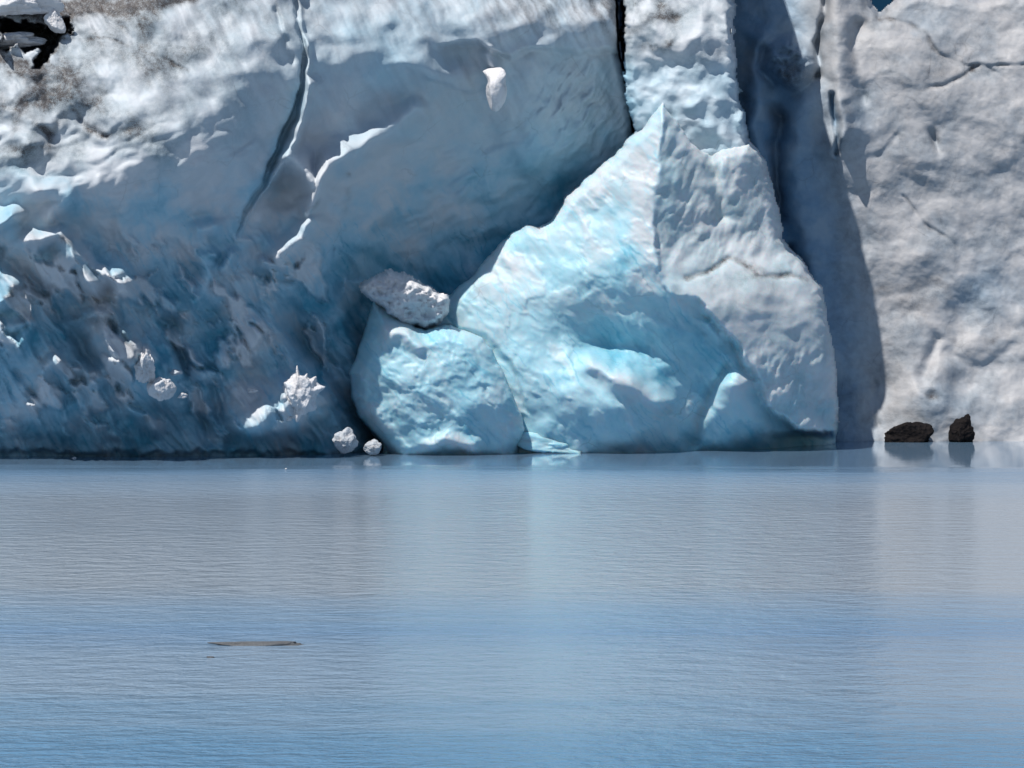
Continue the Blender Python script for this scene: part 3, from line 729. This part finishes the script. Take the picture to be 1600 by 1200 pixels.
# floating slivers
M_SLIV = ice_material('silty_ice', (0.12, 0.13, 0.14), (0.10, 0.12, 0.14), (0.06, .08, .11), bump=.4)
fl = lump('floating_ice', 416, 1008, 52.4, 132, 14, M_SLIV, 31, 0.2, 0.25, dirt=.3, label='long thin grey sliver of ice floating on the open water', cat='floating ice')
tip = lump('tip', 479, 1005, 52.4, 6, 6, M_SNOW, 32, .3, 1, sub=3); tip.parent = fl; tip.matrix_parent_inverse = fl.matrix_world.inverted()
lump('floating_ice', 329, 1028, 50.6, 16, 7, M_SLIV, 33, 0.2, 0.4, dirt=.5, sub=4, label='tiny dark fragment floating just left of the long sliver', cat='floating ice')

# ------------------------------------------------------------------ water
def water():
    m = bpy.data.materials.new('glacial_water'); m.use_nodes = True
    t = m.node_tree; N = t.nodes; L = t.links
    bs = N['Principled BSDF']
    bs.inputs['Base Color'].default_value = (0.16, 0.245, 0.345, 1)
    bs.inputs['Roughness'].default_value = 0.076
    bs.inputs['IOR'].default_value = 1.333
    tc = N.new('ShaderNodeTexCoord')
    def mp(sx, sy, rz=0):
        n = N.new('ShaderNodeMapping'); n.inputs['Scale'].default_value = (sx, sy, 1); n.inputs['Rotation'].default_value = (0, 0, rz)
        L.new(tc.outputs['Object'], n.inputs['Vector']); return n.outputs[0]
    def noise(vec, sc, det, ro=.5):
        n = N.new('ShaderNodeTexNoise'); n.inputs['Scale'].default_value = sc; n.inputs['Detail'].default_value = det; n.inputs['Roughness'].default_value = ro
        L.new(vec, n.inputs['Vector']); return n.outputs['Fac']
    def math_(op, a, b, clamp=False):
        n = N.new('ShaderNodeMath'); n.operation = op; n.use_clamp = clamp
        for i, x in enumerate((a, b)):
            if isinstance(x, (int, float)): n.inputs[i].default_value = x
            else: L.new(x, n.inputs[i])
        return n.outputs[0]
    # ripples too small to see singly act as gloss; the larger ones as height
    h = math_('ADD', noise(mp(0.75, 1.0, .10), 1.6, 4, .6), math_('MULTIPLY', noise(mp(.5, 1, -.2), 5.0, 3), 0.3))
    # wind patches along the lake (distance from the shore) with ragged edges
    sep = N.new('ShaderNodeSeparateXYZ'); L.new(tc.outputs['Object'], sep.inputs[0])
    rag = noise(mp(.03, .22), 1.0, 6, .65)
    yy = math_('ADD', sep.outputs['Y'], math_('MULTIPLY', math_('SUBTRACT', rag, .5), 13.0))
    mr = N.new('ShaderNodeMapRange'); L.new(yy, mr.inputs[0]); mr.inputs[1].default_value = 36; mr.inputs[2].default_value = 116
    def pos(y): return (y - 36) / 80
    def ramp(first, last, pts):
        cr = N.new('ShaderNodeValToRGB'); L.new(mr.outputs[0], cr.inputs[0])
        e = cr.color_ramp.elements
        e[0].position = 0; e[0].color = (first,) * 3 + (1,)
        e[1].position = pos(106.5); e[1].color = (last,) * 3 + (1,)
        for y, c in pts:
            x = e.new(pos(y)); x.color = (c, c, c, 1)
        return cr.outputs[0]
    ro = ramp(.20, .05, ((42.5, .20), (46, .16), (52, .16), (55, .20), (58.5, .18), (62, .12), (75, .11), (90, .12), (98, .20), (103.5, .22)))
    L.new(ro, bs.inputs['Roughness'])
    st = ramp(1.0, .02, ((42.5, 1.0), (46, .6), (52, .6), (55, 1.0), (58.5, .9), (62, .6), (70, .7), (85, .7), (98, .9), (103.5, .6)))
    # silty water colour, with bands of ice and sky reflection painted in
    sr = N.new('ShaderNodeValToRGB'); L.new(mr.outputs[0], sr.inputs[0])
    e = sr.color_ramp.elements
    e[0].position = pos(39); e[0].color = (0.10, 0.215, 0.34, 1)
    e[1].position = pos(104); e[1].color = (0.13, 0.22, 0.33, 1)
    for y, c in ((42.5, (0.12, 0.23, 0.345)), (46.5, (0.20, 0.285, 0.375)), (50.5, (0.20, 0.285, 0.38)), (54, (0.145, 0.245, 0.375)), (57, (0.16, 0.26, 0.375)), (63, (0.28, 0.33, 0.38)), (85, (0.27, 0.32, 0.375)), (97, (0.22, 0.29, 0.37))):
        x = e.new(pos(y)); x.color = (*c, 1)
    L.new(sr.outputs[0], bs.inputs['Base Color'])
    pat = N.new('ShaderNodeMapRange'); L.new(noise(mp(.05, .10), 1.0, 4, .6), pat.inputs[0])
    pat.inputs[1].default_value = .35; pat.inputs[2].default_value = .68; pat.inputs[3].default_value = .45; pat.inputs[4].default_value = 1.0
    b = N.new('ShaderNodeBump'); b.inputs['Distance'].default_value = 0.26
    L.new(math_('MULTIPLY', st, pat.outputs[0]), b.inputs['Strength']); L.new(h, b.inputs['Height']); L.new(b.outputs[0], bs.inputs['Normal'])
    me = bpy.data.meshes.new('water')
    me.from_pydata([(-900, -60, 0), (900, -60, 0), (900, 1500, 0), (-900, 1500, 0)], [], [(0, 1, 2, 3)])
    me.materials.append(m)
    o = bpy.data.objects.new('water', me); COL.objects.link(o)
    tag(o, kind='structure')
water()

# ------------------------------------------------------------------ dark hillside far behind
def hills():
    m = bpy.data.materials.new('forest_slope'); m.use_nodes = True
    t = m.node_tree; bs = t.nodes['Principled BSDF']
    n = t.nodes.new('ShaderNodeTexNoise'); n.inputs['Scale'].default_value = .06; n.inputs['Detail'].default_value = 8
    tc = t.nodes.new('ShaderNodeTexCoord'); t.links.new(tc.outputs['Object'], n.inputs['Vector'])
    r = t.nodes.new('ShaderNodeValToRGB'); t.links.new(n.outputs['Fac'], r.inputs[0])
    r.color_ramp.elements[0].color = (0.004, .018, .04, 1); r.color_ramp.elements[1].color = (.010, .042, .085, 1)
    t.links.new(r.outputs[0], bs.inputs['Base Color']); bs.inputs['Roughness'].default_value = 1; bs.inputs['Specular IOR Level'].default_value = 0
    xs = np.linspace(-800, 800, 161); ts = np.linspace(0, 1, 30)
    X, T = np.meshgrid(xs, ts)
    Hh = 92 + 22 * fbm(X / 180, X * 0 + .5, 201, 4)
    Yh = 560 + 170 * T + 14 * fbm(X / 60, T * 4, 202, 4); Z = -2 + Hh * T + 4 * fbm(X / 40, T * 5, 203, 4) * T
    me = bpy.data.meshes.new('hillside')
    idx = np.arange(X.size).reshape(X.shape)
    q = np.stack([idx[:-1, :-1], idx[:-1, 1:], idx[1:, 1:], idx[1:, :-1]], -1).reshape(-1, 4)
    me.from_pydata(np.stack([X, Yh, Z], -1).reshape(-1, 3).tolist(), [], q.tolist())
    me.materials.append(m)
    o = bpy.data.objects.new('hillside', me); COL.objects.link(o); tag(o, kind='structure')
hills()
